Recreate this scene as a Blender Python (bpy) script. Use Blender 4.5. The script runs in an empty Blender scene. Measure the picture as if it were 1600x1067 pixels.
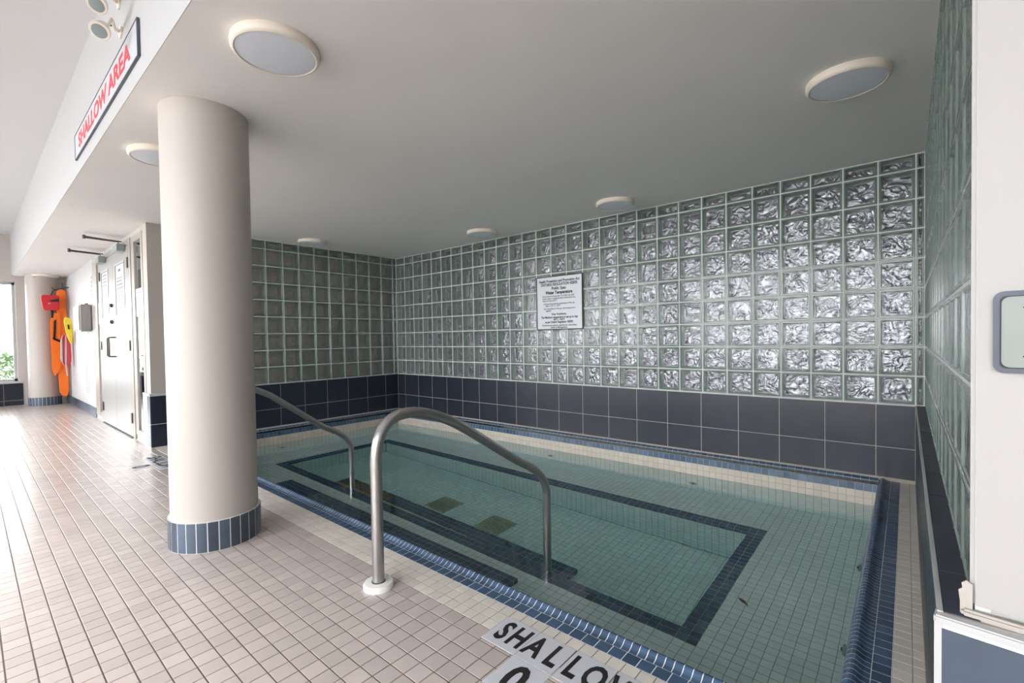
import bpy, bmesh, math, random
import numpy as np
from mathutils import Matrix, Vector
random.seed(7)
PI = math.pi
C = bpy.context.scene.collection
sc = bpy.context.scene

# ------------------------------------------------------------------ camera
CAM = np.array([5.75543, -4.20615, 1.04072]); F = 727.641
cam = bpy.data.cameras.new('camera'); co = bpy.data.objects.new('camera', cam); C.objects.link(co)
co.location = CAM; co.rotation_euler = (1.55084, 0.01573, 0.71142)
cam.sensor_width = 36; cam.lens = F/1600*36; cam.shift_x = 10.126/1600; cam.shift_y = 8.804/1600
cam.clip_start = 0.05; cam.clip_end = 200
sc.camera = co
RM = np.array(co.rotation_euler.to_matrix())

# ------------------------------------------------------------------ world, light, exposure
sc.view_settings.view_transform = 'Standard'; sc.view_settings.look = 'None'
sc.view_settings.gamma = 1; sc.view_settings.use_curve_mapping = False
sc.view_settings.exposure = 1.58
sc.cycles.max_bounces = 20; sc.cycles.diffuse_bounces = 9; sc.cycles.glossy_bounces = 5; sc.cycles.transmission_bounces = 10; sc.cycles.transparent_max_bounces = 12
sc.cycles.sample_clamp_indirect = 30
w = bpy.data.worlds.new('overcast_sky'); sc.world = w; w.use_nodes = True
bg = w.node_tree.nodes['Background']
bg.inputs[0].default_value = (1.0, .97, 1.0, 1); bg.inputs[1].default_value = 5.5
def portal(name, loc, rot, sx, sy):                        # guides sky light through a window opening
    l = bpy.data.lights.new(name, 'AREA'); l.shape = 'RECTANGLE'; l.size = sx; l.size_y = sy
    l.cycles.is_portal = True
    o = bpy.data.objects.new(name, l); o.location = loc; o.rotation_euler = rot; C.objects.link(o)
WIN_Z0, WIN_Z1 = .42, 2.14
HALL_Y, HALL_X1, HALL_X0, HALL_Z = -9.0, 9.0, -5.95, 2.95
SKY = (-3.0, 7.5, -7.6, -5.4)  # extent of the unseen roof light, added to brighten floor and pool
portal('added_roof_light_portal', ((SKY[0]+SKY[1])/2, (SKY[2]+SKY[3])/2, 3.2), (0, 0, 0), SKY[1]-SKY[0], SKY[3]-SKY[2])
portal('window_portal', (HALL_X0-.12, -6.1, 1.28), (0, -PI/2, 0), 1.72, 4.95)
portal('window_portal', (1.5, HALL_Y-.12, 1.6), (PI/2, 0, 0), 14.0, 2.3)
portal('window_portal', (-2.9, 2.12, 1.3), (-PI/2, 0, 0), 3.6, 1.6)

# ------------------------------------------------------------------ materials
def mat(name, color, rough=.5, spec=.5, metal=0, noise=0, nscale=8, rnd=0, bump=0, bscale=40, ior=1.5, coat=0, sat_noise=None):
    m = bpy.data.materials.new(name); m.use_nodes = True; nt = m.node_tree; N = nt.nodes; L = nt.links
    b = N['Principled BSDF']
    b.inputs['Base Color'].default_value = (*color, 1); b.inputs['Roughness'].default_value = rough
    b.inputs['Metallic'].default_value = metal; b.inputs['IOR'].default_value = ior
    b.inputs['Specular IOR Level'].default_value = spec; b.inputs['Coat Weight'].default_value = coat
    src = None
    if noise or rnd or bump:
        tc = N.new('ShaderNodeTexCoord')
        geo = N.new('ShaderNodeNewGeometry')
    if noise or rnd:
        val = N.new('ShaderNodeValue'); val.outputs[0].default_value = 1; cur = val.outputs[0]
        def madd(cur, sock, amp):                           # cur * (1 + amp*(sock-.5)*2)
            a = N.new('ShaderNodeMath'); a.operation = 'MULTIPLY_ADD'; L.new(sock, a.inputs[0]); a.inputs[1].default_value = 2*amp; a.inputs[2].default_value = 1-amp
            k = N.new('ShaderNodeMath'); k.operation = 'MULTIPLY'; L.new(cur, k.inputs[0]); L.new(a.outputs[0], k.inputs[1]); return k.outputs[0]
        if noise:
            t = N.new('ShaderNodeTexNoise'); t.inputs['Scale'].default_value = nscale; t.inputs['Detail'].default_value = 5
            L.new(geo.outputs['Position'], t.inputs['Vector']); cur = madd(cur, t.outputs['Fac'], noise)
        if rnd:
            wn = N.new('ShaderNodeTexWhiteNoise'); wn.noise_dimensions = '2D'
            oi = N.new('ShaderNodeObjectInfo'); cb = N.new('ShaderNodeCombineXYZ')
            L.new(oi.outputs['Random'], cb.inputs[0]); L.new(geo.outputs['Random Per Island'], cb.inputs[1]); L.new(cb.outputs[0], wn.inputs['Vector'])
            cur = madd(cur, wn.outputs['Value'], rnd)
        mx = N.new('ShaderNodeVectorMath'); mx.operation = 'SCALE'; mx.inputs[0].default_value = color; L.new(cur, mx.inputs['Scale'])
        L.new(mx.outputs[0], b.inputs['Base Color'])
    if bump:
        t = N.new('ShaderNodeTexNoise'); t.inputs['Scale'].default_value = bscale; t.inputs['Detail'].default_value = 3
        L.new(geo.outputs['Position'], t.inputs['Vector'])
        bp = N.new('ShaderNodeBump'); bp.inputs['Strength'].default_value = bump; bp.inputs['Distance'].default_value = .002
        L.new(t.outputs['Fac'], bp.inputs['Height']); L.new(bp.outputs[0], b.inputs['Normal'])
    return m

M = {}
M['ceiling'] = mat('ceiling_paint', (.86, .84, .825), .75, .3, noise=.03, nscale=3, bump=.25, bscale=9)
M['white'] = mat('white_paint', (.47, .47, .475), .6, .3, noise=.02, nscale=2)
M['endwall'] = mat('end_wall_paint', (.60, .55, .52), .6, .3)
M['highceil'] = mat('high_ceiling_paint', (.66, .66, .67), .7, .3)
M['cream'] = mat('cream_paint', (.49, .445, .405), .45, .4, noise=.02, nscale=3, bump=.15, bscale=6)
M['pillar'] = mat('pillar_paint', (.40, .385, .375), .5, .3, noise=.03, nscale=5, bump=.1, bscale=8)
M['doorpaint'] = mat('door_paint', (.29, .286, .278), .35, .5)
M['frame'] = mat('door_frame_paint', (.30, .27, .235), .4, .5)
M['beigewall'] = mat('beige_wall_paint', (.42, .38, .345), .6, .3, noise=.03)
M['floor_tile'] = mat('floor_tile_ceramic', (.49, .425, .395), .24, .5, noise=.05, nscale=3, rnd=.07, bump=.12, bscale=60)
M['pale_tile'] = mat('pale_mosaic', (.64, .60, .54), .3, .5, noise=.04, nscale=5, rnd=.07, bump=.1, bscale=80)
M['waterline'] = mat('waterline_mosaic', (.52, .465, .40), .3, .5, noise=.04, nscale=5, rnd=.07)
M['pool_tile_lit'] = mat('pool_mosaic_brightened', (.80, .84, .82), .3, .5, noise=.04, nscale=5, rnd=.05, bump=.1, bscale=80)  # paler than the waterline tile, the colour makes up for dim light under water
M['blue_tile'] = mat('blue_mosaic', (.050, .095, .165), .18, .5, noise=.1, nscale=14, rnd=.22, bump=.1, bscale=60)
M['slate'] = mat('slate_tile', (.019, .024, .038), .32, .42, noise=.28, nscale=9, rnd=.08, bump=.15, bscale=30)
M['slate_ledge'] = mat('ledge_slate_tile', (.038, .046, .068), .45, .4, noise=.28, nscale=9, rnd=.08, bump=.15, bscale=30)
M['slate_blue'] = mat('blue_slate_tile', (.068, .092, .132), .28, .5, noise=.3, nscale=11, rnd=.32, bump=.15, bscale=30)
M['grout_floor'] = mat('floor_grout', (.11, .085, .07), .6, .4, noise=.3, nscale=10)
M['grout_pale'] = mat('pale_grout', (.40, .37, .34), .7, .3, noise=.2, nscale=10)
M['grout_white'] = mat('white_grout', (.80, .80, .78), .6, .3)
M['grout_pool'] = mat('pool_grout', (.34, .35, .33), .7, .3)
M['trim'] = mat('white_trim', (.46, .46, .46), .4, .5)
M['fillet'] = mat('grout_fillet', (.36, .33, .29), .7, .3, noise=.1)
M['mortar'] = mat('block_mortar', (.62, .65, .63), .7, .3)
M['steel'] = mat('brushed_steel', (.42, .41, .40), .30, .5, metal=.9, noise=.12, nscale=20)
M['chrome'] = mat('chrome', (.75, .75, .75), .12, .5, metal=1)
M['plastic'] = mat('white_plastic', (.80, .78, .75), .35, .5)
M['rimcream'] = mat('lamp_rim', (.74, .67, .58), .5, .4)
M['diffuser'] = mat('lamp_diffuser', (.78, .82, .90), .35, .5)
M['black'] = mat('black', (.015, .015, .017), .45, .4)
M['dkgrey'] = mat('dark_grey_rubber', (.06, .065, .08), .5, .4)
M['gasket'] = mat('dark_gasket', (.09, .10, .13), .5, .4)
M['plate'] = mat('metal_plate', (.25, .275, .26), .4, .3, metal=.0, noise=.08, nscale=14)
M['grey'] = mat('grey_plastic', (.28, .26, .25), .4, .5)
M['greymetal'] = mat('grey_metal', (.24, .28, .28), .35, .5)
M['brown'] = mat('bronze_metal', (.10, .085, .07), .4, .5, metal=.5)
M['paper'] = mat('paper', (.50, .51, .54), .6, .3)
M['signwhite'] = mat('sign_white', (.55, .56, .60), .35, .5)
M['ink'] = mat('black_ink', (.02, .02, .022), .6, .3)
M['greyink'] = mat('grey_ink', (.10, .11, .14), .6, .3)
M['redink'] = mat('red_ink', (.62, .05, .07), .5, .3)
M['orange'] = mat('orange_vinyl', (.95, .20, .02), .45, .4, noise=.1, nscale=6)
M['redbag'] = mat('red_vinyl', (.62, .03, .035), .45, .4)
M['pink'] = mat('red_foam', (.70, .06, .08), .4, .5)
M['yellow'] = mat('yellow_foam', (.80, .62, .05), .5, .4)
M['lobby'] = mat('lobby_wall', (.17, .14, .13), .7, .3)
M['lobbyfloor'] = mat('lobby_floor', (.25, .20, .18), .5, .3)
M['leaf'] = mat('leaf', (.08, .14, .06), .5, .3, rnd=.5)
M['deadleaf'] = mat('dead_leaf', (.12, .07, .03), .7, .3)
M['ground'] = mat('outdoor_paving', (.45, .45, .42), .8, .2, noise=.1)
M['grate'] = mat('drain_grate', (.40, .40, .26), .5, .4)
M['stain'] = mat('yellowed_tile', (.66, .62, .42), .5, .4, noise=.2, nscale=6, rnd=.08)
M['rustdark'] = mat('brown_stained_tile', (.13, .085, .06), .5, .4, noise=.3, nscale=7, rnd=.2)
M['rust'] = mat('stained_tile', (.44, .27, .12), .5, .4, noise=.3, nscale=7, rnd=.1)

def glass_mix(name, tint, ior=1.5, rough=.02, bump=0, scale=20, dist=.004):
    m = bpy.data.materials.new(name); m.use_nodes = True; nt = m.node_tree; N = nt.nodes; L = nt.links
    N.clear(); out = N.new('ShaderNodeOutputMaterial'); mix = N.new('ShaderNodeMixShader')
    tr = N.new('ShaderNodeBsdfTransparent'); tr.inputs[0].default_value = (*tint, 1)
    gl = N.new('ShaderNodeBsdfGlossy'); gl.inputs['Roughness'].default_value = rough; gl.inputs['Color'].default_value = (.95, .97, 1, 1)
    fr = N.new('ShaderNodeFresnel'); fr.inputs['IOR'].default_value = ior
    L.new(fr.outputs[0], mix.inputs[0]); L.new(tr.outputs[0], mix.inputs[1]); L.new(gl.outputs[0], mix.inputs[2]); L.new(mix.outputs[0], out.inputs[0])
    if bump:
        nm = wavy(N, L, bump, scale, dist); L.new(nm, gl.inputs['Normal']); L.new(nm, fr.inputs['Normal'])
    return m
def wavy(N, L, strength, scale, dist):
    geo = N.new('ShaderNodeNewGeometry'); oi = N.new('ShaderNodeObjectInfo')
    add = N.new('ShaderNodeVectorMath'); add.operation = 'ADD'; sca = N.new('ShaderNodeVectorMath'); sca.operation = 'SCALE'
    sca.inputs[0].default_value = (7.3, 3.1, 5.7); L.new(oi.outputs['Random'], sca.inputs['Scale'])
    L.new(geo.outputs['Position'], add.inputs[0]); L.new(sca.outputs[0], add.inputs[1])
    n1 = N.new('ShaderNodeTexNoise'); n1.inputs['Scale'].default_value = scale; n1.inputs['Detail'].default_value = 1.5; n1.inputs['Distortion'].default_value = 1.6
    L.new(add.outputs[0], n1.inputs['Vector'])
    bp = N.new('ShaderNodeBump'); bp.inputs['Strength'].default_value = strength; bp.inputs['Distance'].default_value = dist
    L.new(n1.outputs['Fac'], bp.inputs['Height']); return bp.outputs[0]
def wavy_solid(name, color, rough, spec, ior, strength, scale, dist, metal=0):
    m = mat(name, color, rough, spec, ior=ior, metal=metal); N = m.node_tree.nodes; L = m.node_tree.links
    L.new(wavy(N, L, strength, scale, dist), N['Principled BSDF'].inputs['Normal']); return m
M['pane'] = glass_mix('window_glass', (.95, .97, .96))
M['blockpane'] = glass_mix('block_front_glass', (.90, .94, .92), 1.5, .06, .6, 20, .008)
M['blockrim'] = mat('block_glass_rim', (.14, .18, .16), .15, .5)
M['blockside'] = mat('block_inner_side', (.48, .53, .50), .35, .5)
M['blocksidelit'] = mat('block_inner_side_lit', (.86, .90, .88), .3, .5)  # paler copy for the left wall, light through the blocks painted in
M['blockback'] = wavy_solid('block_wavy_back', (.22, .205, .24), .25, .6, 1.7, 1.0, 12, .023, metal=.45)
M['blockbacklit'] = wavy_solid('block_wavy_back_lit', (.88, .76, .73), .25, .6, 1.6, 1.0, 14, .018, metal=.0)  # pale colour stands in for lobby light coming through the left wall
wm = bpy.data.materials.new('spa_water'); wm.use_nodes = True; N = wm.node_tree.nodes; L = wm.node_tree.links; N.clear()
out = N.new('ShaderNodeOutputMaterial'); rf = N.new('ShaderNodeBsdfGlass'); rf.inputs['IOR'].default_value = 1.33; rf.inputs['Roughness'].default_value = 0
va = N.new('ShaderNodeVolumeAbsorption'); va.inputs['Color'].default_value = (.28, .86, .83, 1); va.inputs['Density'].default_value = .32
L.new(rf.outputs[0], out.inputs['Surface']); L.new(va.outputs[0], out.inputs['Volume'])
geo = N.new('ShaderNodeNewGeometry'); n1 = N.new('ShaderNodeTexNoise'); n1.inputs['Scale'].default_value = 9; n1.inputs['Detail'].default_value = 2
L.new(geo.outputs['Position'], n1.inputs['Vector'])
bp = N.new('ShaderNodeBump'); bp.inputs['Strength'].default_value = .22; bp.inputs['Distance'].default_value = .004
L.new(n1.outputs['Fac'], bp.inputs['Height']); L.new(bp.outputs[0], rf.inputs['Normal'])
M['water'] = wm

# ------------------------------------------------------------------ helpers
def obj(name, verts, faces, m, parent=None, smooth=False, mats=None, fm=None):
    me = bpy.data.meshes.new(name); me.from_pydata([tuple(v) for v in verts], [], faces)
    for x in (mats or [m]): me.materials.append(M[x] if isinstance(x, str) else x)
    if fm is not None: me.polygons.foreach_set('material_index', fm)
    if smooth: me.polygons.foreach_set('use_smooth', [True]*len(me.polygons))
    me.update(); o = bpy.data.objects.new(name, me); C.objects.link(o)
    if parent: o.parent = parent
    return o
def empty(name, loc=(0, 0, 0), rz=0):
    o = bpy.data.objects.new(name, None); o.location = loc; o.rotation_euler = (0, 0, rz); o.empty_display_size = .1; C.objects.link(o); return o
def tag(o, label, cat, group=None):
    o['label'] = label; o['category'] = cat
    if group: o['group'] = group
    return o
def struct(o, label=None, cat=None):
    o['kind'] = 'structure'
    if label: o['label'] = label
    if cat: o['category'] = cat
    return o
class MB:
    def __init__(s): s.v = []; s.f = []
    def box(s, x0, x1, y0, y1, z0, z1):
        b = len(s.v); s.v += [(x, y, z) for z in (z0, z1) for y in (y0, y1) for x in (x0, x1)]
        s.f += [tuple(b+i for i in q) for q in ((0, 2, 3, 1), (4, 5, 7, 6), (0, 1, 5, 4), (2, 6, 7, 3), (0, 4, 6, 2), (1, 3, 7, 5))]; return s
    def lathe(s, prof, n=32, cx=0, cy=0, cap=True, axis='z', a0=0):
        b = len(s.v)
        for (r, z) in prof:
            for i in range(n):
                a = 2*PI*i/n+a0; p = (cx+r*math.cos(a), cy+r*math.sin(a), z)
                s.v.append(p)
        for j in range(len(prof)-1):
            for i in range(n):
                k = (i+1) % n; s.f.append((b+j*n+i, b+j*n+k, b+(j+1)*n+k, b+(j+1)*n+i))
        if cap:
            s.f.append(tuple(b+i for i in range(n))[::-1]); s.f.append(tuple(b+(len(prof)-1)*n+i for i in range(n)))
        return s
    def tube(s, pts, r, n=14, cap=True):
        pts = [Vector(p) for p in pts]; b = len(s.v); up = None
        for i, p in enumerate(pts):
            t = (pts[min(i+1, len(pts)-1)]-pts[max(i-1, 0)]).normalized()
            if up is None:
                a = Vector((0, 0, 1)) if abs(t.z) < .9 else Vector((1, 0, 0)); up = t.cross(a).normalized()
            else: up = (up-t*up.dot(t)).normalized()
            q = t.cross(up)
            rr = r[i] if isinstance(r, (list, tuple)) else r
            for k in range(n):
                an = 2*PI*k/n; s.v.append(tuple(p+up*math.cos(an)*rr+q*math.sin(an)*rr))
        for j in range(len(pts)-1):
            for i in range(n):
                k = (i+1) % n; s.f.append((b+j*n+i, b+j*n+k, b+(j+1)*n+k, b+(j+1)*n+i))
        if cap:
            s.f.append(tuple(b+i for i in range(n))[::-1]); s.f.append(tuple(b+(len(pts)-1)*n+i for i in range(n)))
        return s
    def prism(s, poly, z0, z1):
        b = len(s.v); n = len(poly); s.v += [(x, y, z0) for x, y in poly]+[(x, y, z1) for x, y in poly]
        s.f.append(tuple(range(b+n-1, b-1, -1))); s.f.append(tuple(range(b+n, b+2*n)))
        for i in range(n): k = (i+1) % n; s.f.append((b+i, b+k, b+n+k, b+n+i))
        return s
    def xf(s, mtx):
        s.v = [tuple(mtx @ Vector(p)) for p in s.v]; return s
    def build(s, name, m, parent=None, smooth=False, bevel=0, seg=2):
        o = obj(name, s.v, s.f, m, parent)
        bm = bmesh.new(); bm.from_mesh(o.data); bmesh.ops.recalc_face_normals(bm, faces=bm.faces)
        if bevel: bmesh.ops.bevel(bm, geom=bm.edges[:], offset=bevel, segments=seg, affect='EDGES', clamp_overlap=True)
        bm.to_mesh(o.data); bm.free()
        if smooth:
            for p in o.data.polygons: p.use_smooth = True
            o.data.set_sharp_from_angle(angle=math.radians(40))
        return o
def box(name, b, m, parent=None, bevel=0): return MB().box(*b).build(name, m, parent, bevel=bevel)
def frame_mtx(o, u, v):                                     # local x->u, y->v, z->u x v
    u = Vector(u); v = Vector(v); n = u.cross(v)
    return Matrix(((u.x, v.x, n.x, o[0]), (u.y, v.y, n.y, o[1]), (u.z, v.z, n.z, o[2]), (0, 0, 0, 1)))
def text(name, s, size, m, mtx, parent=None, bold=.0, align='CENTER', shear=0, depth=.0006, sx=1):
    cu = bpy.data.curves.new(name, 'FONT'); cu.body = s; cu.size = size; cu.align_x = align; cu.align_y = 'CENTER'
    cu.offset = bold; cu.shear = shear; cu.extrude = depth; cu.resolution_u = 3
    t = bpy.data.objects.new(name, cu); C.objects.link(t)
    dg = bpy.context.evaluated_depsgraph_get(); me = bpy.data.meshes.new_from_object(t.evaluated_get(dg))
    bpy.data.objects.remove(t); bpy.data.curves.remove(cu)
    me.materials.clear(); me.materials.append(M[m]); me.transform(mtx @ Matrix.Diagonal((sx, 1, 1, 1)))
    o = bpy.data.objects.new(name, me); C.objects.link(o)
    if parent: o.parent = parent
    return o

# ---- tiles: every tile is registered, the 300 that show largest become single parts, the rest one part
REG = {}; PROTO = {}
def tile_mesh(w, h, t, m, ch=.0012):
    k = (round(w, 5), round(h, 5), t, m)
    if k in PROTO: return PROTO[k]
    a, b = w/2, h/2; c = ch
    v = [(-a, -b, -t), (a, -b, -t), (a, b, -t), (-a, b, -t), (-a, -b, -c), (a, -b, -c), (a, b, -c), (-a, b, -c), (-a+c, -b+c, 0), (a-c, -b+c, 0), (a-c, b-c, 0), (-a+c, b-c, 0)]
    f = [(0, 1, 5, 4), (1, 2, 6, 5), (2, 3, 7, 6), (3, 0, 4, 7), (4, 5, 9, 8), (5, 6, 10, 9), (6, 7, 11, 10), (7, 4, 8, 11), (8, 9, 10, 11)]
    PROTO[k] = (v, f, m); return PROTO[k]
def put(owner, name, proto, mtx, size):
    REG.setdefault((owner.name, name), []).append((owner, proto, mtx, size))
def seen_size(mtx, size):
    p = np.array(mtx.translation); d = p-CAM; v = d @ RM
    if v[2] > -.2: return 0
    x = 810+F*-v[0]/v[2]-20; y = 542+F*v[1]/v[2]
    if x < -30 or x > 1630 or y < -30 or y > 1097: return 0
    n = np.array(mtx.col[2][:3]); dd = np.linalg.norm(d)
    return size*abs(n @ d)/dd**3
def flush(limit=300):
    for (on, name), L_ in REG.items():
        sc_ = [(seen_size(mt, s), i) for i, (_, _, mt, s) in enumerate(L_)]
        sc_.sort(reverse=True); keep = [i for s, i in sc_[:limit] if s > 0]; ks = set(keep)
        meshes = {}
        for i in keep:
            owner, pr, mt, s = L_[i]
            if id(pr) not in meshes:
                me = bpy.data.meshes.new(name); me.from_pydata(pr[0], [], pr[1])
                for mm in (pr[2] if isinstance(pr[2], (list, tuple)) else [pr[2]]): me.materials.append(M[mm])
                if len(pr) > 3: me.polygons.foreach_set('material_index', pr[3])
                meshes[id(pr)] = me
            o = bpy.data.objects.new(name, meshes[id(pr)]); C.objects.link(o); o.parent = owner; o.matrix_local = mt
        rest = [t for i, t in enumerate(L_) if i not in ks]
        if rest:
            V = []; Fc = []; FM = []; b = 0; mats = []
            for owner, pr, mt, s in rest:
                A = np.array(mt); P = np.array(pr[0]) @ A[:3, :3].T + A[:3, 3]; V.append(P)
                Fc += [tuple(q+b for q in f) for f in pr[1]]; b += len(P)
                pm = pr[2] if isinstance(pr[2], (list, tuple)) else [pr[2]]
                for x in pm:
                    if x not in mats: mats.append(x)
                idx = pr[3] if len(pr) > 3 else [0]*len(pr[1])
                FM += [mats.index(pm[k]) for k in idx]
            o = obj(name+'_field', np.concatenate(V), Fc, None, rest[0][0], mats=mats, fm=FM); o['kind'] = 'stuff'
def grid(owner, name, m, o, u, v, us, vs, gap=.003, t=.004, skip=None, ch=.0012, gu=None):
    """tiles between the joint positions us (along u) and vs (along v); faces look along u x v"""
    o = Vector(o); u = Vector(u); v = Vector(v)
    for i in range(len(us)-1):
        for j in range(len(vs)-1):
            wd = us[i+1]-us[i]-(gu or gap); hd = vs[j+1]-vs[j]-gap
            if wd < .004 or hd < .004: continue
            cu, cv = (us[i]+us[i+1])/2, (vs[j]+vs[j+1])/2
            if skip and skip(cu, cv): continue
            mm = m(cu, cv) if callable(m) else m
            put(owner, name, tile_mesh(wd, hd, t, mm, ch), frame_mtx(o+u*cu+v*cv, u, v), wd*hd)
def steps(a, b, p):                                         # joints from a to b with pitch p
    r = [a]
    while r[-1]+p < b-1e-4: r.append(r[-1]+p)
    r.append(b); return r

# ------------------------------------------------------------------ main dimensions
G0, MID, H = .536, .2315, 2.239
XR, XG = 5.80, 5.845
YD = -3.01                                                   # plane of the door wall
YB = -3.66                                                   # face of the bulkhead
W = -.19                                                     # water level
PX0, PX1, PY0, PY1 = .05, 5.604, -2.747, -.05                 # inner faces of the spa
BZ, PZ = -.58, -1.07                                         # bench and pit floor

# ------------------------------------------------------------------ room shell
floor = struct(empty('floor'))
s = MB(); s.box(HALL_X0, 9.0, HALL_Y, YD, -.2, -.0015); s.box(.0, XR+.0, YD, -2.857, -.2, -.0015)
s.build('floor_slab', 'grout_floor', floor)
box('floor_slab', (PX1+.06, XR+.05, -2.87, .0, -.2, -.0016), 'grout_pale', floor)
# square deck tiles, three pale rows beside the coping, depth marker tiles set in
MARK = [(4.63, 5.23, -3.06, -2.907), (4.778, 4.929, -3.21, -3.06), (.507, 1.107, -3.19, -3.04), (.779, .93, -3.34, -3.19)]
def on_mark(x, y, e=-.030): return any(a-e < x < b+e and c-e < y < d+e for a, b, c, d in MARK)
def in_col(x, y): return math.hypot(x-2.945, y+3.35) < .18 or math.hypot(x+5.6, y+3.3) < .16
xs = [HALL_X0+.067*i for i in range(int((9.0-HALL_X0)/.067)+1)]
ys = [-5.14]
while ys[-1] < -3.08: ys.append(ys[-1]+.0674)
ys = [y-(ys[-1]+3.072) for y in ys]+[-3.008]
grid(floor, 'floor_tile', 'floor_tile', (0, 0, 0), (1, 0, 0), (0, 1, 0), xs, ys, .0042, .0016, gu=.0033, skip=lambda x, y: on_mark(x, y) or in_col(x, y) or (x < .06 and y > -3.0), ch=.0007)
grid(floor, 'pale_floor_tile', 'pale_tile', (0, 0, 0), (1, 0, 0), (0, 1, 0), steps(.08, XR, .05), [-3.008, -2.957, -2.907, -2.857], .0025, .0016, skip=lambda x, y: on_mark(x, y, -.02), ch=.0007)
grid(floor, 'pale_floor_tile', 'pale_tile', (0, 0, 0), (1, 0, 0), (0, 1, 0), [5.722, 5.770, XR], steps(-2.857, 0, .05), .0025, .0016, ch=.0007)
def marker(x0, x1, y0, y1, chars, size, sxx=1):
    o = box('marker_tile', (x0+.0015, x1-.0015, y0+.0015, y1-.0015, -.0015, .0013), 'signwhite', floor, bevel=.0006)
    for ch, cx, cy in chars:
        t = text('lettering', ch, size, 'ink', frame_mtx((cx, cy, .0017), (1, 0, 0), (0, 1, 0)), o, bold=.0045*size/.14, depth=.0002, sx=sxx)
for x0, chars in ((4.630, 'SH'), (4.778, 'AL'), (4.929, 'LO'), (5.079, 'W')):
    cc = {'SH': (4.676, 4.740), 'AL': (4.812, 4.888), 'LO': (4.962, 5.035), 'W': (5.128,)}[chars]
    marker(x0, x0+.1495, -3.06, -2.907, [(c, x, -2.985) for c, x in zip(chars, cc)], .142, .62)
marker(4.778, 4.929, -3.21, -3.06, [('0', 4.852, -3.149)], .17, .8)
for i, chars in enumerate(('SH', 'AL', 'LO', 'W')):
    x0 = .507+.15*i
    marker(x0, x0+.15, -3.19, -3.04, [(c, x0+.045+.068*k, -3.115) for k, c in enumerate(chars)], .142, .88)
marker(.779, .929, -3.34, -3.19, [('0', .854, -3.27)], .17, .9)

ceil = struct(empty('ceiling'))
box('ceiling_slab', (HALL_X0, 9.0, YB+.003, .3, H, H+.16), 'ceiling', ceil)
high = struct(empty('ceiling')); s = MB(); z0, z1 = HALL_Z, HALL_Z+.2     # hall ceiling with an added, unseen roof light that brightens the floor below
s.box(HALL_X0-.3, 9.3, SKY[3], YB, z0, z1); s.box(HALL_X0-.3, 9.3, HALL_Y-.3, SKY[2], z0, z1); s.box(HALL_X0-.3, SKY[0], SKY[2], SKY[3], z0, z1); s.box(SKY[1], 9.3, SKY[2], SKY[3], z0, z1)
s.build('ceiling_slab', 'highceil', high)
sk = struct(empty('window_6'), 'added unseen roof light in the hall ceiling, for more light'); s = MB()
for i in range(9): x = SKY[0]+(SKY[1]-SKY[0])*i/8; s.box(x-.03, x+.03, SKY[2], SKY[3], z1-.06, z1)
s.build('window_frame', 'white', sk); box('glass_pane', (SKY[0], SKY[1], SKY[2], SKY[3], z1, z1+.006), 'pane', sk)
s = MB(); s.box(HALL_X0, 9.0, YB, YB+.0029, H, HALL_Z+.2); s.box(HALL_X0, 9.0, YB+.0029, YB+.14, H+.161, HALL_Z+.2)
struct(s.build('wall_bulkhead', 'white'))

# alcove back wall ------------------------------------------------------------
def block_proto(w, h, back):
    D = .100 if back == 'blockbacklit' else .066
    k = ('block', round(w, 4), round(h, 4), back)
    if k in PROTO: return PROTO[k]
    V = []; Fc = []; FM = []
    def ring(ix, z):
        a, b = w/2-ix, h/2-ix; n = len(V); V.extend([(-a, -b, z), (a, -b, z), (a, b, z), (-a, b, z)]); return n
    i = min(.011, w*.22, h*.22)
    rs = [ring(0, -.03), ring(0, -.004), ring(.003, 0), ring(i, 0), ring(i+.003, -.004)]
    for a, b in zip(rs, rs[1:]):
        for q in range(4): Fc.append((a+q, a+(q+1) % 4, b+(q+1) % 4, b+q)); FM.append(0)
    c = ring(i+.003, -.004); d = ring(i+.003, -D); e = ring(i+.008, -D-.008)
    for a, b in ((c, d), (d, e)):
        for q in range(4): Fc.append((a+q, a+(q+1) % 4, b+(q+1) % 4, b+q)); FM.append(2)
    Fc.append((e, e+1, e+2, e+3)); FM.append(3)
    p = ring(i+.003, -.003); Fc.append((p, p+1, p+2, p+3)); FM.append(1)
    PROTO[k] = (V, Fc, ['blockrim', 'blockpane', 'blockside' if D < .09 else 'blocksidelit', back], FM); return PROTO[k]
ZR = [G0+.2*i for i in range(9)]+[H-.002]
def block_wall(owner, o, u, ujoints, back):
    g = .0036
    for i in range(len(ujoints)-1):
        for j in range(len(ZR)-1):
            ww, hh = ujoints[i+1]-ujoints[i]-2*g, ZR[j+1]-ZR[j]-2*g
            if ww < .02: continue
            mt = frame_mtx(Vector(o)+Vector(u)*(ujoints[i]+ujoints[i+1])/2+Vector((0, 0, (ZR[j]+ZR[j+1])/2)), u, (0, 0, 1))
            put(owner, 'glass_block', block_proto(ww, hh, back), mt, ww*hh)
    s = MB(); mt = frame_mtx(o, u, (0, 0, 1))                # mortar joints between the blocks
    a, b = ujoints[0], ujoints[-1]
    for x in ujoints: s.box(x-g-.0005, x+g+.0005, ZR[0], ZR[-1], -.08, -.002)
    for z in ZR: s.box(a, b, z-g-.0005, z+g+.0005, -.08, -.0025)
    s.box(a, b, ZR[0]-.02, ZR[-1], -.2, -.1095 if back == 'blockbacklit' else -.0795)
    s.xf(mt).build('mortar', 'mortar', owner)
wall_back = struct(empty('wall_back'))
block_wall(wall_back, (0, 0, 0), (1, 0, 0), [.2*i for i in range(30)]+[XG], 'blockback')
box('wall_core', (-.3, XG+.3, .0016, .3, -.3, G0-.003), 'grout_pale', wall_back)
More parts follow.
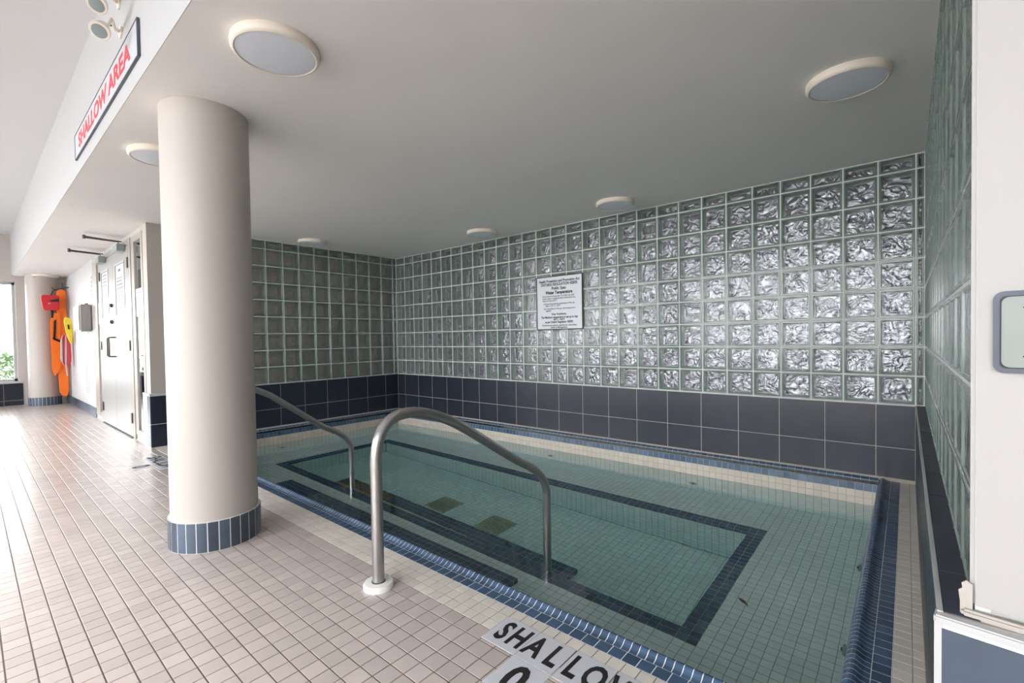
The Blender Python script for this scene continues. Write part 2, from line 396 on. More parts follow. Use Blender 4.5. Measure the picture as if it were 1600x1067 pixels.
box('wall_core', (-.3, XG+.3, .2, .4, G0, H), 'beigewall', wall_back)
tj = [0]+[.1737+.3008*i for i in range(-0, 19)]+[XR]
tj = [t for t in tj if t < XR-.002]+[XR]
grid(wall_back, 'wall_tile', 'slate', (0, 0, 0), (1, 0, 0), (0, 0, 1), tj, [.004, MID, G0-.006], .005, .0015)
box('tile_edge_trim', (0, XR, -.004, .008, G0-.008, G0+.002), 'trim', wall_back)
s = MB().prism([(0, 0), (0, -.018), (-.004, -.020), (-.022, 0)], 0, XR)      # grout fillet at the foot of the wall
s.xf(Matrix(((0, 0, 1, 0), (1, 0, 0, 0), (0, -1, 0, 0), (0, 0, 0, 1)))).build('grout_fillet', 'fillet', wall_back)

# alcove left wall -------------------------------------------------------------
wall_left = struct(empty('wall_left'))
LJ = [0, .061]+[.061+.2*(i+1) for i in range(14)]            # distances from the corner
block_wall(wall_left, (0, 0, 0), (0, 1, 0), [-x for x in LJ][::-1], 'blockbacklit')
box('wall_core', (-.2, -.0016, -2.87, .0, -.3, G0-.003), 'grout_pale', wall_left)
grid(wall_left, 'wall_tile', 'slate', (0, 0, 0), (0, 1, 0), (0, 0, 1), [-2.885]+[-.22-.3008*i for i in range(9)][::-1]+[0], [.004, MID, G0-.006], .005, .0015)
box('tile_edge_trim', (-.008, .004, -2.885, 0, G0-.008, G0+.002), 'trim', wall_left)
s = MB().prism([(0, 0), (.018, 0), (.020, .004), (0, .022)], 0, 2.885)
s.xf(Matrix(((1, 0, 0, 0), (0, 0, -1, 0), (0, 1, 0, 0), (0, 0, 0, 1)))).build('grout_fillet', 'fillet', wall_left)
# painted wall end between glass and doors
box('wall_end_paint', (-.2, .055, -3.012, -2.872, G0, H), 'beigewall', wall_left)
box('wall_core', (-.2, .0765, -3.0265, -2.872, -.01, G0-.004), 'grout_white', wall_left)
grid(wall_left, 'wall_tile', 'slate', (.078, 0, 0), (0, 1, 0), (0, 0, 1), [-3.022, -2.872], [.002, MID, G0-.02], .004, .008)
grid(wall_left, 'wall_tile', 'slate_blue', (0, -3.028, 0), (1, 0, 0), (0, 0, 1), [-.04, .080], [.002, MID, G0-.02], .004, .008)
box('tile_edge_trim', (-.2, .082, -3.03, -2.872, G0-.018, G0+.002), 'trim', wall_left)

# alcove right wall ------------------------------------------------------------
wall_right = struct(empty('wall_right'))
block_wall(wall_right, (XG, 0, 0), (0, -1, 0), [0]+[.2*i for i in range(1, 16)]+[3.046], 'blockback')
box('wall_core', (XR+.0016, XR+.4, -3.075, 0, -.3, G0-.0016), 'grout_pale', wall_right)
RT = [0]+[.17+.3*i for i in range(10)]+[3.07]
grid(wall_right, 'wall_tile', 'slate', (XR, 0, 0), (0, -1, 0), (0, 0, 1), RT, [.004, MID, G0-.006], .005, .0015)
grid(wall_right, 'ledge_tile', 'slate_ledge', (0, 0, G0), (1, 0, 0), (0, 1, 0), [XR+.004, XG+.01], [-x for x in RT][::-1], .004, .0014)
box('tile_edge_trim', (XR-.003, XR+.005, -3.07, 0, G0-.007, G0+.001), 'trim', wall_right)
# painted pillar at the front of the right wall, a tiled foot below
A7 = math.radians(-7)
pil = struct(empty('wall_pillar', (XR, -3.05, 0), A7), 'white painted pillar with dark tiled foot at the right edge')
s = MB().box(.040, 3.3, 0, .16, G0+.012, H); s.build('pillar_paint', 'pillar', pil, bevel=.008)
box('wall_core', (.004, 3.3, -.0325, .1, -.01, G0-.004), 'grout_white', pil)
grid(pil, 'wall_tile', 'slate_blue', (0, -.034, 0), (1, 0, 0), (0, 0, 1), [.004]+[.31+.3*i for i in range(10)], [.002, .2315, G0-.022], .004, .008)
box('tile_edge_trim', (-.003, .007, -.036, -.02, 0, G0-.012), 'trim', pil)
box('tile_edge_trim', (-.004, 3.3, -.036, .0, G0-.018, G0-.002), 'trim', pil, bevel=.003)
box('caulk', (.03, 3.3, -.012, .004, G0-.002, G0+.012), 'beigewall', pil, bevel=.004)
s = MB().prism([(.028, 0), (.044, 0), (.044, .055), (.036, .060), (.030, .054), (.031, .045), (.026, .040), (.028, .02)], -.0015, .0015)
s.xf(Matrix(((1, 0, 0, 0), (0, 0, 1, .0), (0, 1, 0, G0+.001), (0, 0, 0, 1)))).build('paint_peel', 'beigewall', pil)

# door wall ---------------------------------------------------------------------
wd = struct(empty('wall_doors'))
s = MB(); s.box(HALL_X0-.3, -2.93, YD, YD+.12, 0, H); s.box(-2.93, -.04, YD+.003, YD+.12, 2.185, H); s.box(-.16, -.039, YD+.002, YD+.12, 0, H); s.box(-2.93, -2.36, YD+.004, YD+.1, 0, .115); s.box(-.60, -.12, YD+.004, YD+.1, 0, .115)
s.build('wall_panel', 'white', wd)
bb = struct(empty('baseboard_left'))
grid(bb, 'baseboard_tile', 'slate_blue', (0, YD-.010, 0), (1, 0, 0), (0, 0, 1), [HALL_X0]+[-5.6+.3*i for i in range(9)]+[-2.95], [0, .14], .003, .010)
# frame of the double doors with side lights
fr = struct(empty('trim_1'), 'beige painted frame of the double doors and their narrow side windows')
def fbox(x0, x1, z0, z1, d0=-.022, d1=.09, m='frame'): return box('frame_member', (x0, x1, YD+d0, YD+d1, z0, z1), m, fr)
fbox(-2.93, -2.63, .06, 2.185, -.008); fbox(-2.45, -2.365, 0, 2.185, -.012); fbox(-.70, -.60, 0, 2.185, -.012); fbox(-.60, -.47, .06, 2.185, -.006); fbox(-.155, -.11, .1, 2.185, -.006)
fbox(-2.63, -2.45, 2.12, 2.185, -.006); fbox(-2.63, -2.45, .06, .117, -.006); fbox(-2.365, -.70, 2.125, 2.185, -.012); fbox(-.47, -.155, 2.12, 2.185, -.006); fbox(-.47, -.155, .06, .117, -.006)
for n, (a, b) in enumerate(((-2.63, -2.45), (-.47, -.155))):
    wdw = struct(empty('window_%d' % (n+2)), ('narrow side window left of the double doors', 'narrow side window right of the double doors')[n])
    box('glass_pane', (a, b, YD+.006, YD+.010, .117, 2.12), 'pane', wdw)
for n, (x0, x1, hx) in enumerate(((-2.36, -1.532, -2.35), (-1.526, -.705, -.715))):
    d = struct(empty('door_%d' % (n+1)), ('left leaf of the pale double doors', 'right leaf of the pale double doors')[n])
    px0, px1 = ((-2.235, -1.80), (-1.375, -.905))[n]; z0, z1 = 1.375, 1.968
    s = MB(); y0, y1 = YD-.012, YD+.032
    s.box(x0, px0, y0, y1, .012, 2.12); s.box(px1, x1, y0, y1, .012, 2.12); s.box(px0, px1, y0, y1, .012, z0); s.box(px0, px1, y0, y1, z1, 2.12)
    s.build('door_leaf', 'doorpaint', d)
    box('glass_pane', (px0, px1, YD-.009, YD-.005, z0, z1), 'pane', d)
    s = MB()
    for (a, b, c, e) in ((px0-.012, px0+.006, z0-.012, z1+.012), (px1-.006, px1+.012, z0-.012, z1+.012), (px0, px1, z0-.012, z0+.006), (px0, px1, z1-.006, z1+.012)): s.box(a, b, y0-.005, y0+.002, c, e)
    s.build('glazing_bead', 'trim', d)
    for z in (.22, 1.02, 1.93):
        h = box('hinge', (hx-.022, hx+.022, y0-.012, y0+.002, z-.058, z+.058), 'brown', d, bevel=.003)
    # door closer with folded arm
    cx = (-2.10, -1.02)[n]
    cb = box('door_closer', (cx-.02, cx+.21, y0-.075, y0-.001, 2.065, 2.145), 'greymetal', d, bevel=.006)
    e = (cx+.16, y0-.335, 2.185)
    MB().tube([(cx+.13, y0-.04, 2.145), (cx+.13, y0-.045, 2.175), (e[0], e[1]+.01, 2.178)], .008, 8).build('closer_arm', 'brown', cb)
    MB().tube([(e[0], e[1], 2.19), (cx+.03, y0+.0, 2.196)], .007, 8).build('closer_arm', 'brown', cb)
    MB().lathe([(.014, 2.165), (.014, 2.205)], 12, e[0], e[1]).build('arm_joint', 'brown', cb)
    if n == 0:
        for xx in (-1.60,): pass
        for zz in (1.40, 1.60):
            MB().lathe([(.024, 0), (.026, .012), (.018, .03), (0.001, .032)], 16).xf(frame_mtx((-1.60, y0, zz-.09), (1, 0, 0), (0, 0, 1))).build('lock_cylinder', 'brown', d, smooth=True)
    hxx = (-1.575, -1.475)[n]
    MB().tube([(hxx, y0, 1.12), (hxx, y0-.05, 1.12), (hxx, y0-.062, 1.108), (hxx, y0-.062, .90), (hxx, y0-.05, .888), (hxx, y0, .888)], .009, 8).build('pull_handle', 'brown', d, smooth=True)
box('threshold', (-2.36, -.70, YD-.03, YD+.05, 0, .008), 'dkgrey', fr)

# end wall with the big window ------------------------------------------------------
we = struct(empty('wall_end'))
s = MB(); x0, x1 = HALL_X0-.25, HALL_X0
s.box(x0, x1, HALL_Y, -8.6, 0, HALL_Z); s.box(x0, x1, -3.62, YD+.1, 0, H+.3); s.box(x0, x1, -8.6, -3.62, WIN_Z1, HALL_Z); s.box(x0, x1, -8.6, -3.62, 0, WIN_Z0-.035)
s.build('wall_panel', 'endwall', we)
grid(we, 'wall_tile', 'slate', (HALL_X0+.006, 0, 0), (0, 1, 0), (0, 0, 1), [-8.6+.3*i for i in range(17)]+[-3.56], [0, .09, .385], .006, .008)
wn = struct(empty('window_1'), 'large bright window in the far end wall')
box('window_sill', (HALL_X0-.24, HALL_X0+.025, -8.6, -3.60, WIN_Z0-.034, WIN_Z0-.004), 'trim', wn, bevel=.004)
box('glass_pane', (HALL_X0-.13, HALL_X0-.125, -8.58, -3.64, WIN_Z0+.02, WIN_Z1-.02), 'pane', wn)
s = MB()
for y in (-8.6, -7.2, -5.9, -4.75, -3.66): s.box(HALL_X0-.16, HALL_X0-.10, y, y+.04, WIN_Z0, WIN_Z1)
s.box(HALL_X0-.16, HALL_X0-.10, -8.6, -3.62, WIN_Z0-.004, WIN_Z0+.04); s.box(HALL_X0-.16, HALL_X0-.10, -8.6, -3.62, WIN_Z1-.04, WIN_Z1)
s.build('window_frame', 'white', wn)
# the pool hall behind the camera: window front and east wall ----------------------------
wf = struct(empty('wall_front')); s = MB(); y0, y1 = HALL_Y-.2, HALL_Y
s.box(HALL_X0-.25, 9.2, y0, y1, -.2, .45); s.box(HALL_X0-.25, 9.2, y0, y1, 2.75, HALL_Z+.2)
for i in range(8): s.box(-5.95+i*2.12-.16, -5.95+i*2.12+.16, y0, y1, .45, 2.75)
s.build('wall_panel', 'white', wf)
w4 = struct(empty('window_4')); s = MB()
for i in range(7):
    a = -5.95+i*2.12+.16; b = a+1.80
    box('glass_pane', (a+.03, b-.03, y0+.09, y0+.095, .48, 2.72), 'pane', w4)
    s.box(a, a+.04, y0+.06, y0+.12, .45, 2.75); s.box(b-.04, b, y0+.06, y0+.12, .45, 2.75); s.box((a+b)/2-.02, (a+b)/2+.02, y0+.06, y0+.12, .45, 2.75)
s.build('window_frame', 'white', w4)
struct(box('wall_east', (9.0, 9.2, HALL_Y, 0, 0, HALL_Z), 'white'))
# lobby behind the doors and the left glass wall ------------------------------------------
lb = struct(empty('wall_lobby')); s = MB()
s.box(-6.2, -6.0, -2.88, -2.6, 0, H); s.box(-6.2, -6.0, -.9, 2.2, 0, H); s.box(-6.2, -6.0, -2.6, -.9, 0, .55); s.box(-6.2, -6.0, -2.6, -.9, 1.7, H); s.box(-6.0, -.2, -2.89, 2.0, H-.05, H+.1)
s.box(-6.0, -4.7, 2.0, 2.2, 0, H); s.box(-1.1, .2, 2.0, 2.2, 0, H); s.box(-4.7, -1.1, 2.0, 2.2, 0, .5); s.box(-4.7, -1.1, 2.0, 2.2, 2.1, H)
s.build('wall_panel', 'lobby', lb); box('lobby_floor', (-6.0, -.2, -2.89, 2.0, -.1, -.001), 'lobbyfloor', lb)
w5 = struct(empty('window_5')); s = MB()
for x in (-4.7, -3.5, -2.3, -1.14): s.box(x, x+.04, 2.06, 2.12, .5, 2.1)
s.box(-4.7, -1.1, 2.06, 2.12, .5, .54); s.box(-4.7, -1.1, 2.06, 2.12, 2.06, 2.1); s.build('window_frame', 'frame', w5)
gr = MB(); gr.box(-30, HALL_X0-.25, -30, 14, -.5, -.22); gr.box(HALL_X0-.25, 30, -30, HALL_Y-.2, -.5, -.22); gr.box(HALL_X0-.25, 30, 2.2, 14, -.5, -.22)
struct(gr.build('ground', 'ground'))

# ------------------------------------------------------------------ spa basin, coping, water
basin = struct(empty('pool_basin'), 'pale mosaic spa basin with blue bands, benches and a deep well')
s = MB()
g = .0013
s.box(-.3, PX0-g, PY0-.14, 0, -1.3, -.006); s.box(PX1+g, XR+.3, PY0-.14, 0, -1.3, -.02); s.box(PX0-g, PX1+g, PY1+g, .1, -1.3, -.006); s.box(PX0-g, PX1+g, PY0-.2, PY0-g, -1.3, -.02)
IX0, IX1, IY0, IY1 = .66, 4.92, -1.945, -.685               # deep well
s.box(PX0-g, IX0-g, PY0-g, PY1+g, -1.3, BZ-g); s.box(IX1+g, PX1+g, PY0-g, PY1+g, -1.3, BZ-g); s.box(IX0-g, IX1+g, PY0-g, IY0-g, -1.3, BZ-g); s.box(IX0-g, IX1+g, IY1+g, PY1+g, -1.3, BZ-g)
s.box(IX0-g, IX1+g, IY0-g, IY1+g, -1.3, PZ-g); s.build('basin_shell', 'grout_pool', basin)
SX0, SX1 = 1.42, 4.14
zt = [BZ+.05*i for i in range(0, 8)]+[-.14, -.09, -.036]; zt = [BZ, -.54, -.49, -.44, -.39, -.34, -.29, -.24, -.19, -.14, -.09, -.036]
def band(cu, cv): return 'blue_tile' if cv > -.09 else 'pool_tile_lit'
PXB = 5.545; TV = Vector((PX1-PXB, 0, -.036-BZ)).normalized()             # the right basin wall leans back a little
MB().prism([(PXB+.0013, BZ-.1), (PXB+.0013, BZ), (PX1+.0015, -.036), (PX1+.01, -.036), (PX1+.01, BZ-.1)], 0, PY1-PY0+.05).xf(Matrix(((1, 0, 0, 0), (0, 0, -1, PY1+.01), (0, 1, 0, 0), (0, 0, 0, 1)))).build('leaning_wall_bed', 'grout_pool', basin)
XT = steps(PX0, PX1, .0502); YT = steps(PY0, PY1, .0502)
for nm, fn in (('pale_mosaic_tile', lambda z: z < -.09), ('blue_mosaic_tile', lambda z: z > -.09)):
    mm = (lambda a, b: 'waterline' if b > -.19 else 'pool_tile_lit') if nm[0] == 'p' else 'blue_tile'
    grid(basin, nm, mm, (0, PY1, 0), (1, 0, 0), (0, 0, 1), XT, zt,   .0028, .0012, skip=lambda a, b: not fn(b))
    grid(basin, nm, mm, (PX0, 0, 0), (0, 1, 0), (0, 0, 1), YT, zt,   .0028, .0012, skip=lambda a, b: not fn(b))
    mt_ = (lambda a, b: 'waterline' if b > .39 else 'pool_tile_lit') if nm[0] == 'p' else 'blue_tile'
    grid(basin, nm, mt_, (PXB, 0, BZ), (0, -1, 0), TV, [-y for y in YT][::-1], [q-BZ for q in zt], .0028, .0012, skip=lambda a, b: not fn(b+BZ))
    grid(basin, nm, mm, (0, PY0, 0), (-1, 0, 0), (0, 0, 1), [-x for x in XT][::-1], zt,   .0028, .0012, skip=lambda a, b: not fn(b) or SX0 < -a < SX1 and b < -.38)
# bench top, blue border, well
bx = steps(PX0, IX0-.10, .0502)+[IX0-.05, IX0]; BX = bx+[IX0+.0502*i for i in range(1, int((IX1-IX0)/.0502))]+[IX1, IX1+.05, IX1+.10]+steps(IX1+.1502, PX1, .0502)
by = steps(PY0, IY0-.10, .0502)+[IY0-.05, IY0]; BY = by+[IY0+.0502*i for i in range(1, int((IY1-IY0)/.0502))]+[IY1, IY1+.05, IY1+.10]+steps(IY1+.1502, PY1, .0502)
inside = lambda x, y, e=0: IX0-e < x < IX1+e and IY0-e < y < IY1+e
grid(basin, 'pale_mosaic_tile', 'pool_tile_lit', (0, 0, BZ), (1, 0, 0), (0, 1, 0), BX, BY,   .0028, .0012, skip=lambda x, y: inside(x, y, .1) or (SX0 < x < SX1 and y < -2.265))
grid(basin, 'blue_mosaic_tile', 'blue_tile', (0, 0, BZ), (1, 0, 0), (0, 1, 0), BX, BY,   .0028, .0012, skip=lambda x, y: not inside(x, y, .1) or inside(x, y))
zw = steps(PZ, BZ-.05, .0502); zb = [BZ-.05, BZ-.001]
for nm, zz in (('pale_mosaic_tile', zw), ('blue_mosaic_tile', zb)):
    mm = 'pool_tile_lit' if nm[0] == 'p' else 'blue_tile'
    WX = steps(IX0, IX1, .0502); WY = steps(IY0, IY1, .0502)
    grid(basin, nm, mm, (0, IY1, 0), (1, 0, 0), (0, 0, 1), WX, zz,   .0028, .0012)
    grid(basin, nm, mm, (IX0, 0, 0), (0, 1, 0), (0, 0, 1), WY, zz,   .0028, .0012)
    grid(basin, nm, mm, (IX1, 0, 0), (0, -1, 0), (0, 0, 1), [-y for y in WY][::-1], zz,   .0028, .0012)
    grid(basin, nm, mm, (0, IY0, 0), (-1, 0, 0), (0, 0, 1), [-x for x in WX][::-1], zz,   .0028, .0012)
grid(basin, 'pale_mosaic_tile', 'pool_tile_lit', (0, 0, PZ), (1, 0, 0), (0, 1, 0), steps(IX0, IX1, .0502), steps(IY0, IY1, .0502),   .0028, .0012)
# two entry steps
def spa_step(y0, y1, z, zb_, row):
    st = empty('entry_step'); st.parent = basin
    box('step_core', (SX0+g, SX1-g, y0, y1-g, zb_, z-g), 'grout_pool', st)
    yy = steps(y0, y1, .05)
    grid(st, 'step_tile', row, (0, 0, z), (1, 0, 0), (0, 1, 0), steps(SX0, SX1, .0502), yy,   .0028, .0012)
    zz = [z-x for x in steps(0, z-zb_, .0502)][::-1]; zz[-1] = z-.001
    grid(st, 'step_tile', 'blue_tile', (SX1, 0, 0), (0, 1, 0), (0, 0, 1), yy, zz[-2:],   .0028, .0012)
    grid(st, 'step_tile', 'pool_tile_lit', (SX1, 0, 0), (0, 1, 0), (0, 0, 1), yy, zz[:-1],   .0028, .0012)
    grid(st, 'step_tile', 'blue_tile', (SX0, 0, 0), (0, -1, 0), (0, 0, 1), [-y for y in yy][::-1], zz[-2:],   .0028, .0012)
    grid(st, 'step_tile', 'blue_tile', (0, y1, 0), (-1, 0, 0), (0, 0, 1), [-x for x in steps(SX0, SX1, .0502)][::-1], zz[-2:],   .0028, .0012)
    grid(st, 'step_tile', 'pool_tile_lit', (0, y1, 0), (-1, 0, 0), (0, 0, 1), [-x for x in steps(SX0, SX1, .0502)][::-1], zz[:-1],   .0028, .0012)
spa_step(PY0, -2.26, -.38, BZ, lambda x, y: 'blue_tile')
spa_step(IY0, -1.65, -.80, PZ, lambda x, y: ('rust' if x < 2.1 else 'stain') if -1.85 < y < -1.79 else ('rustdark' if x < 2.2 and y > -1.79 else 'blue_tile'))
# coping: flat blue tile, then a raised rounded nose
coping = struct(empty('pool_coping'), 'blue tiled coping with raised rounded lip around the spa')
def nose_profile(w_): return [(a*w_, b) for a, b in ((1, -.0005), (.88, .0005), (.75, .002), (.63, .0055), (.52, .0105), (.41, .0135), (.29, .013), (.17, .0085), (.07, .0005), (.0, -.010), (-.03, -.022), (0, -.0345))]
NP = nose_profile(.060); NR = nose_profile(.068)
def nose_proto(wd_, prof, m='blue_tile'):
    k = ('nose', round(wd_, 5), round(prof[0][0], 4), m)
    if k in PROTO: return PROTO[k]
    V = [(x, s_, z) for x in (-wd_/2, wd_/2) for (s_, z) in prof]+[(x, prof[0][0]*.4, -.03) for x in (-wd_/2, wd_/2)]
    n = len(prof); Fc = [(i, i+1, n+i+1, n+i) for i in range(n-1)]
    Fc += [tuple(range(n))[::-1]+(2*n,), tuple(range(n, 2*n))+(2*n+1,)]
    PROTO[k] = (V, Fc, m); return PROTO[k]
def nose_run(o, u, out_, length, prof, pitch=.0286, gap=.0030):
    n = int(round(length/pitch)); p = length/n; u = Vector(u); v = Vector(out_)
    for i in range(n):
        c = Vector(o)+u*(p*(i+.5))
        mt = Matrix(((u.x, v.x, 0, c.x), (u.y, v.y, 0, c.y), (0, 0, 1, c.z), (0, 0, 0, 1)))
        mt2 = mt
        put(coping, 'nose_tile', nose_proto(p-gap, prof), mt2, p*.09*.9)
def nose_bed(o, u, out_, length, prof, m='grout_white'):
    V = []; u = Vector(u); v = Vector(out_); n = len(prof)
    for t_ in (0, length):
        for s_, z in prof: V.append(tuple(Vector(o)+u*t_+v*s_+Vector((0, 0, z-.0008))))
    obj('coping_bed', V, [(i, i+1, n+i+1, n+i) for i in range(n-1)], m, coping)
nose_run((PX1, PY0, 0), (-1, 0, 0), (0, -1, 0), PX1-0.0, NP); nose_bed((PX1, PY0, 0), (-1, 0, 0), (0, -1, 0), PX1, NP)
nose_run((PX1, PY0, 0), (0, 1, 0), (1, 0, 0), -.02-PY0, NR); nose_bed((PX1, PY0, 0), (0, 1, 0), (1, 0, 0), -.02-PY0, NR)
V = []; n = len(NP)                                          # rounded corner piece front right
for k in range(9):
    a = k/8*PI/2; t = k/8
    for (s0, z), (s1, z_) in zip(NP, NR): q = s0*(1-t)+s1*t; V.append((PX1+q*math.sin(a), PY0-q*math.cos(a), z))
obj('corner_nose_tile', V, [(k*n+i, k*n+i+1, (k+1)*n+i+1, (k+1)*n+i) for k in range(8) for i in range(n-1)], 'blue_tile', coping, smooth=True)
NB = [(.049, .004), (.040, .007), (.028, .008), (.016, .006), (.006, .0), (0, -.012), (0, -.0345)]
nose_run((PX0-.03, PY1, 0), (1, 0, 0), (0, 1, 0), PX1-PX0+.03, NB, .0502, .003); nose_bed((0, PY1, 0), (1, 0, 0), (0, 1, 0), PX1, NB, 'grout_pool')
nose_run((PX0, PY1+.03, 0), (0, -1, 0), (-1, 0, 0), PY1-PY0+.09, NB, .0502, .003); nose_bed((PX0, 0, 0), (0, -1, 0), (-1, 0, 0), 2.8, NB, 'grout_pool')
box('coping_bed', (.05, 5.722, -2.857, PY0-.035, -.02, -.0013), 'grout_white', coping); box('coping_bed', (PX1+.05, 5.722, -2.857, -.0, -.02, -.0013), 'grout_white', coping)
grid(coping, 'coping_tile', 'blue_tile', (0, 0, 0), (1, 0, 0), (0, 1, 0), [x-.021 for x in steps(.08, 5.743, .05)], [-2.857, -2.807], .0034, .0014, ch=.0007)
grid(coping, 'coping_tile', 'blue_tile', (0, 0, 0), (1, 0, 0), (0, 1, 0), [5.672, 5.722], steps(-2.807, -.02, .05), .0036, .0014, ch=.0007)
flush()

water = struct(box('pool_water', (PX0-.0015, PX1+.0015, PY0-.0015, PY1+.0015, PZ-.1, W), 'water'), 'clear greenish water filling the spa')

# fittings in the spa --------------------------------------------------------------------
def jet(x, y, z, u, lab):
    o = empty('water_jet', (x, y, z)); nrm = {'y': ((1, 0, 0), (0, 0, 1)), 'x': ((0, 1, 0), (0, 0, 1)), '-x': ((0, -1, 0), (0, 0, 1))}[u]
    mt = frame_mtx((0, 0, 0), *nrm)
    MB().lathe([(.034, 0), (.036, .006), (.030, .011), (.018, .008), (.016, .003)], 24).xf(mt).build('flange', 'steel', o, smooth=True)
    MB().lathe([(.012, .002), (.012, .016), (.006, .018)], 16).xf(mt).build('nozzle', 'dkgrey', o, smooth=True)
    tag(o, lab, 'water jet', 'round jets in the spa walls')
jet(4.33, PY1, -.44, 'y', 'round water jet under water in the long back wall, nearer the right corner')
jet(2.80, PY1, -.44, 'y', 'round water jet under water in the long back wall, behind the tall handrail')
jet(PX0, -1.74, -.40, 'x', 'round water jet under water in the left spa wall')
jet(PXB+(-.40-BZ)*.108-.002, -1.83, -.40, '-x', 'round water jet in the right spa wall, nearer the viewer')
jet(PXB+(-.40-BZ)*.108-.002, -.98, -.40, '-x', 'round water jet in the right spa wall, farther from the viewer')
for k, cx in enumerate((2.49, 3.13)):
    o = empty('floor_drain', (cx, -1.33, PZ)); s = MB()
    s.box(-.13, .13, -.13, -.115, 0, .012); s.box(-.13, .13, .115, .13, 0, .012); s.box(-.13, -.115, -.115, .115, 0, .012); s.box(.115, .13, -.115, .115, 0, .012)
    s.build('drain_rim', 'grate', o)
    for i in range(11): box('grate_bar', (-.115, .115, -.108+i*.0208, -.098+i*.0208, .002, .012), 'grate', o)
    box('drain_pan', (-.12, .12, -.12, .12, .0005, .002), 'dkgrey', o)
    tag(o, ('square drain grate on the spa floor, left of the two', 'square drain grate on the spa floor, right of the two')[k], 'drain', 'drain grates on the spa floor')
s = MB(); pts = [(0, -.045), (.008, -.02), (.011, .0), (.008, .02), (0, .035), (-.008, .018), (-.010, 0), (-.007, -.02)]
s.prism(pts, 0, .0012); s.tube([(0, .035, .001), (.004, .06, .002)], .0009, 6); s.v = [(x, y, z+abs(x)*.5) for x, y, z in s.v]
lf = s.build('dead_leaf', 'deadleaf'); lf.location = (5.10, -1.56, BZ); lf.rotation_euler = (0, 0, .9)
tag(lf, 'small brown dead leaf lying on the underwater bench, right side', 'leaf')

# ------------------------------------------------------------------ handrails
def arc(p0, c, p1, n=10):
    p0, c, p1 = Vector(p0), Vector(c), Vector(p1)
    return [p0*(1-t)**2+c*2*t*(1-t)+p1*t*t for t in [i/n for i in range(n+1)]]
def rail(x, zoff, lab):
    o = empty('handrail', (x, -3.095, 0)); y0 = -3.095
    P = [(x, y0, .0), (x, y0, .30), (x, y0, .50)]+arc((x, y0, .53), (x, y0+.005, .735), (x, y0+.20, .712), 12)+arc((x, y0+.24, .705), (x, y0+.36, .68), (x, y0+.5, .60), 6)
    P += [(x, -2.15, .330-zoff)]+arc((x, -2.10, .305-zoff), (x, -1.885, .20-zoff), (x, -1.885, .07-zoff), 8)+[(x, -1.885, -.2), (x, -1.885, -.798)]
    MB().tube([(p[0]-x, p[1]-y0, p[2]) for p in P], .0245, 20).build('pipe', 'steel', o, smooth=True)
    MB().lathe([(.062, .0), (.063, .016), (.058, .024), (.030, .026), (.0265, .022)], 32).build('floor_flange', 'plastic', o, smooth=True)
    MB().lathe([(.027, .02), (.027, .028)], 24).build('pipe_collar', 'dkgrey', o)
    MB().lathe([(.034, .0), (.034, .02), (.026, .024)], 24, 0, -1.885-y0).xf(Matrix.Translation((0, 0, -.80))).build('step_flange', 'steel', o, smooth=True)
    tag(o, lab, 'handrail', 'steel handrails into the spa')
rail(4.07, .0, 'brushed steel handrail in front, rising from a white floor flange into the spa')
rail(1.84, .055, 'brushed steel handrail farther back, partly hidden behind the near column')

# ------------------------------------------------------------------ columns
def column(cx, cy, h, lab, r=.201):
    o = empty('round_column', (cx, cy, 0))
    MB().lathe([(r, .10), (r, h)], 96).build('shaft', 'cream', o, smooth=True)
    n = 27; R = .2135
    MB().lathe([(R-.0013, 0), (R-.0013, .149), (r-.004, .1495)], 96).build('base_core', 'grout_white', o, smooth=True)
    me = None
    for i in range(n):
        a0 = 2*PI*i/n; da = 2*PI/n-.0050/R
        V = []
        for k in range(4):
            a = a0+da*k/3
            for rr, z in ((R-.006, .002), (R, .002), (R, .148), (R-.006, .1495)): V.append((rr*math.cos(a), rr*math.sin(a), z))
        Fc = []
        for k in range(3):
            for q in range(3): Fc.append((k*4+q, (k+1)*4+q, (k+1)*4+q+1, k*4+q+1))
        Fc += [(0, 1, 2, 3), (15, 14, 13, 12)]
        if me is None: t = obj('base_tile', V, Fc, 'slate_blue', o); me = t.data
        else:
            t = bpy.data.objects.new('base_tile', me); C.objects.link(t); t.parent = o; t.rotation_euler = (0, 0, a0)
    tag(o, lab, 'column', 'round columns with tiled bases')
column(2.945, -3.35, H, 'thick cream round column standing on the deck beside the spa')
column(-5.62, -3.32, H, 'cream round column at the far end beside the bright window')

# ------------------------------------------------------------------ ceiling lights
LP = [(3.81, -3.35, 'round flush ceiling light at upper left, in front of the near column'),
      (5.54, -1.46, 'round flush ceiling light at upper right, near the right glass wall'),
      (2.17, -3.37, 'round flush ceiling light partly hidden behind the near column'),
      (.34, -1.45, 'round flush ceiling light above the left glass wall'),
      (2.13, -.38, 'round flush ceiling light along the back wall, left of the two there'),
      (3.775, -.38, 'round flush ceiling light along the back wall, right of the two there'),
      (-5.42, -3.28, 'round flush ceiling light at the far end above the far column')]
for i, (x, y, lab) in enumerate(LP):
    o = empty('ceiling_light', (x, y, H))
    if i == 0:
        a = MB().lathe([(.165, 0), (.167, -.012), (.166, -.026), (.161, -.033), (.153, -.036), (.1485, -.033)], 64, cap=False).build('rim', 'rimcream', o, smooth=True)
        b = MB().lathe([(.1490, -.032), (.135, -.0345), (.08, -.036), (.001, -.0365)], 64).build('diffuser', 'diffuser', o, smooth=True)
    else:
        for q in (a, b): c = q.copy(); C.objects.link(c); c.parent = o
    tag(o, lab, 'ceiling light', 'flush round ceiling lights')

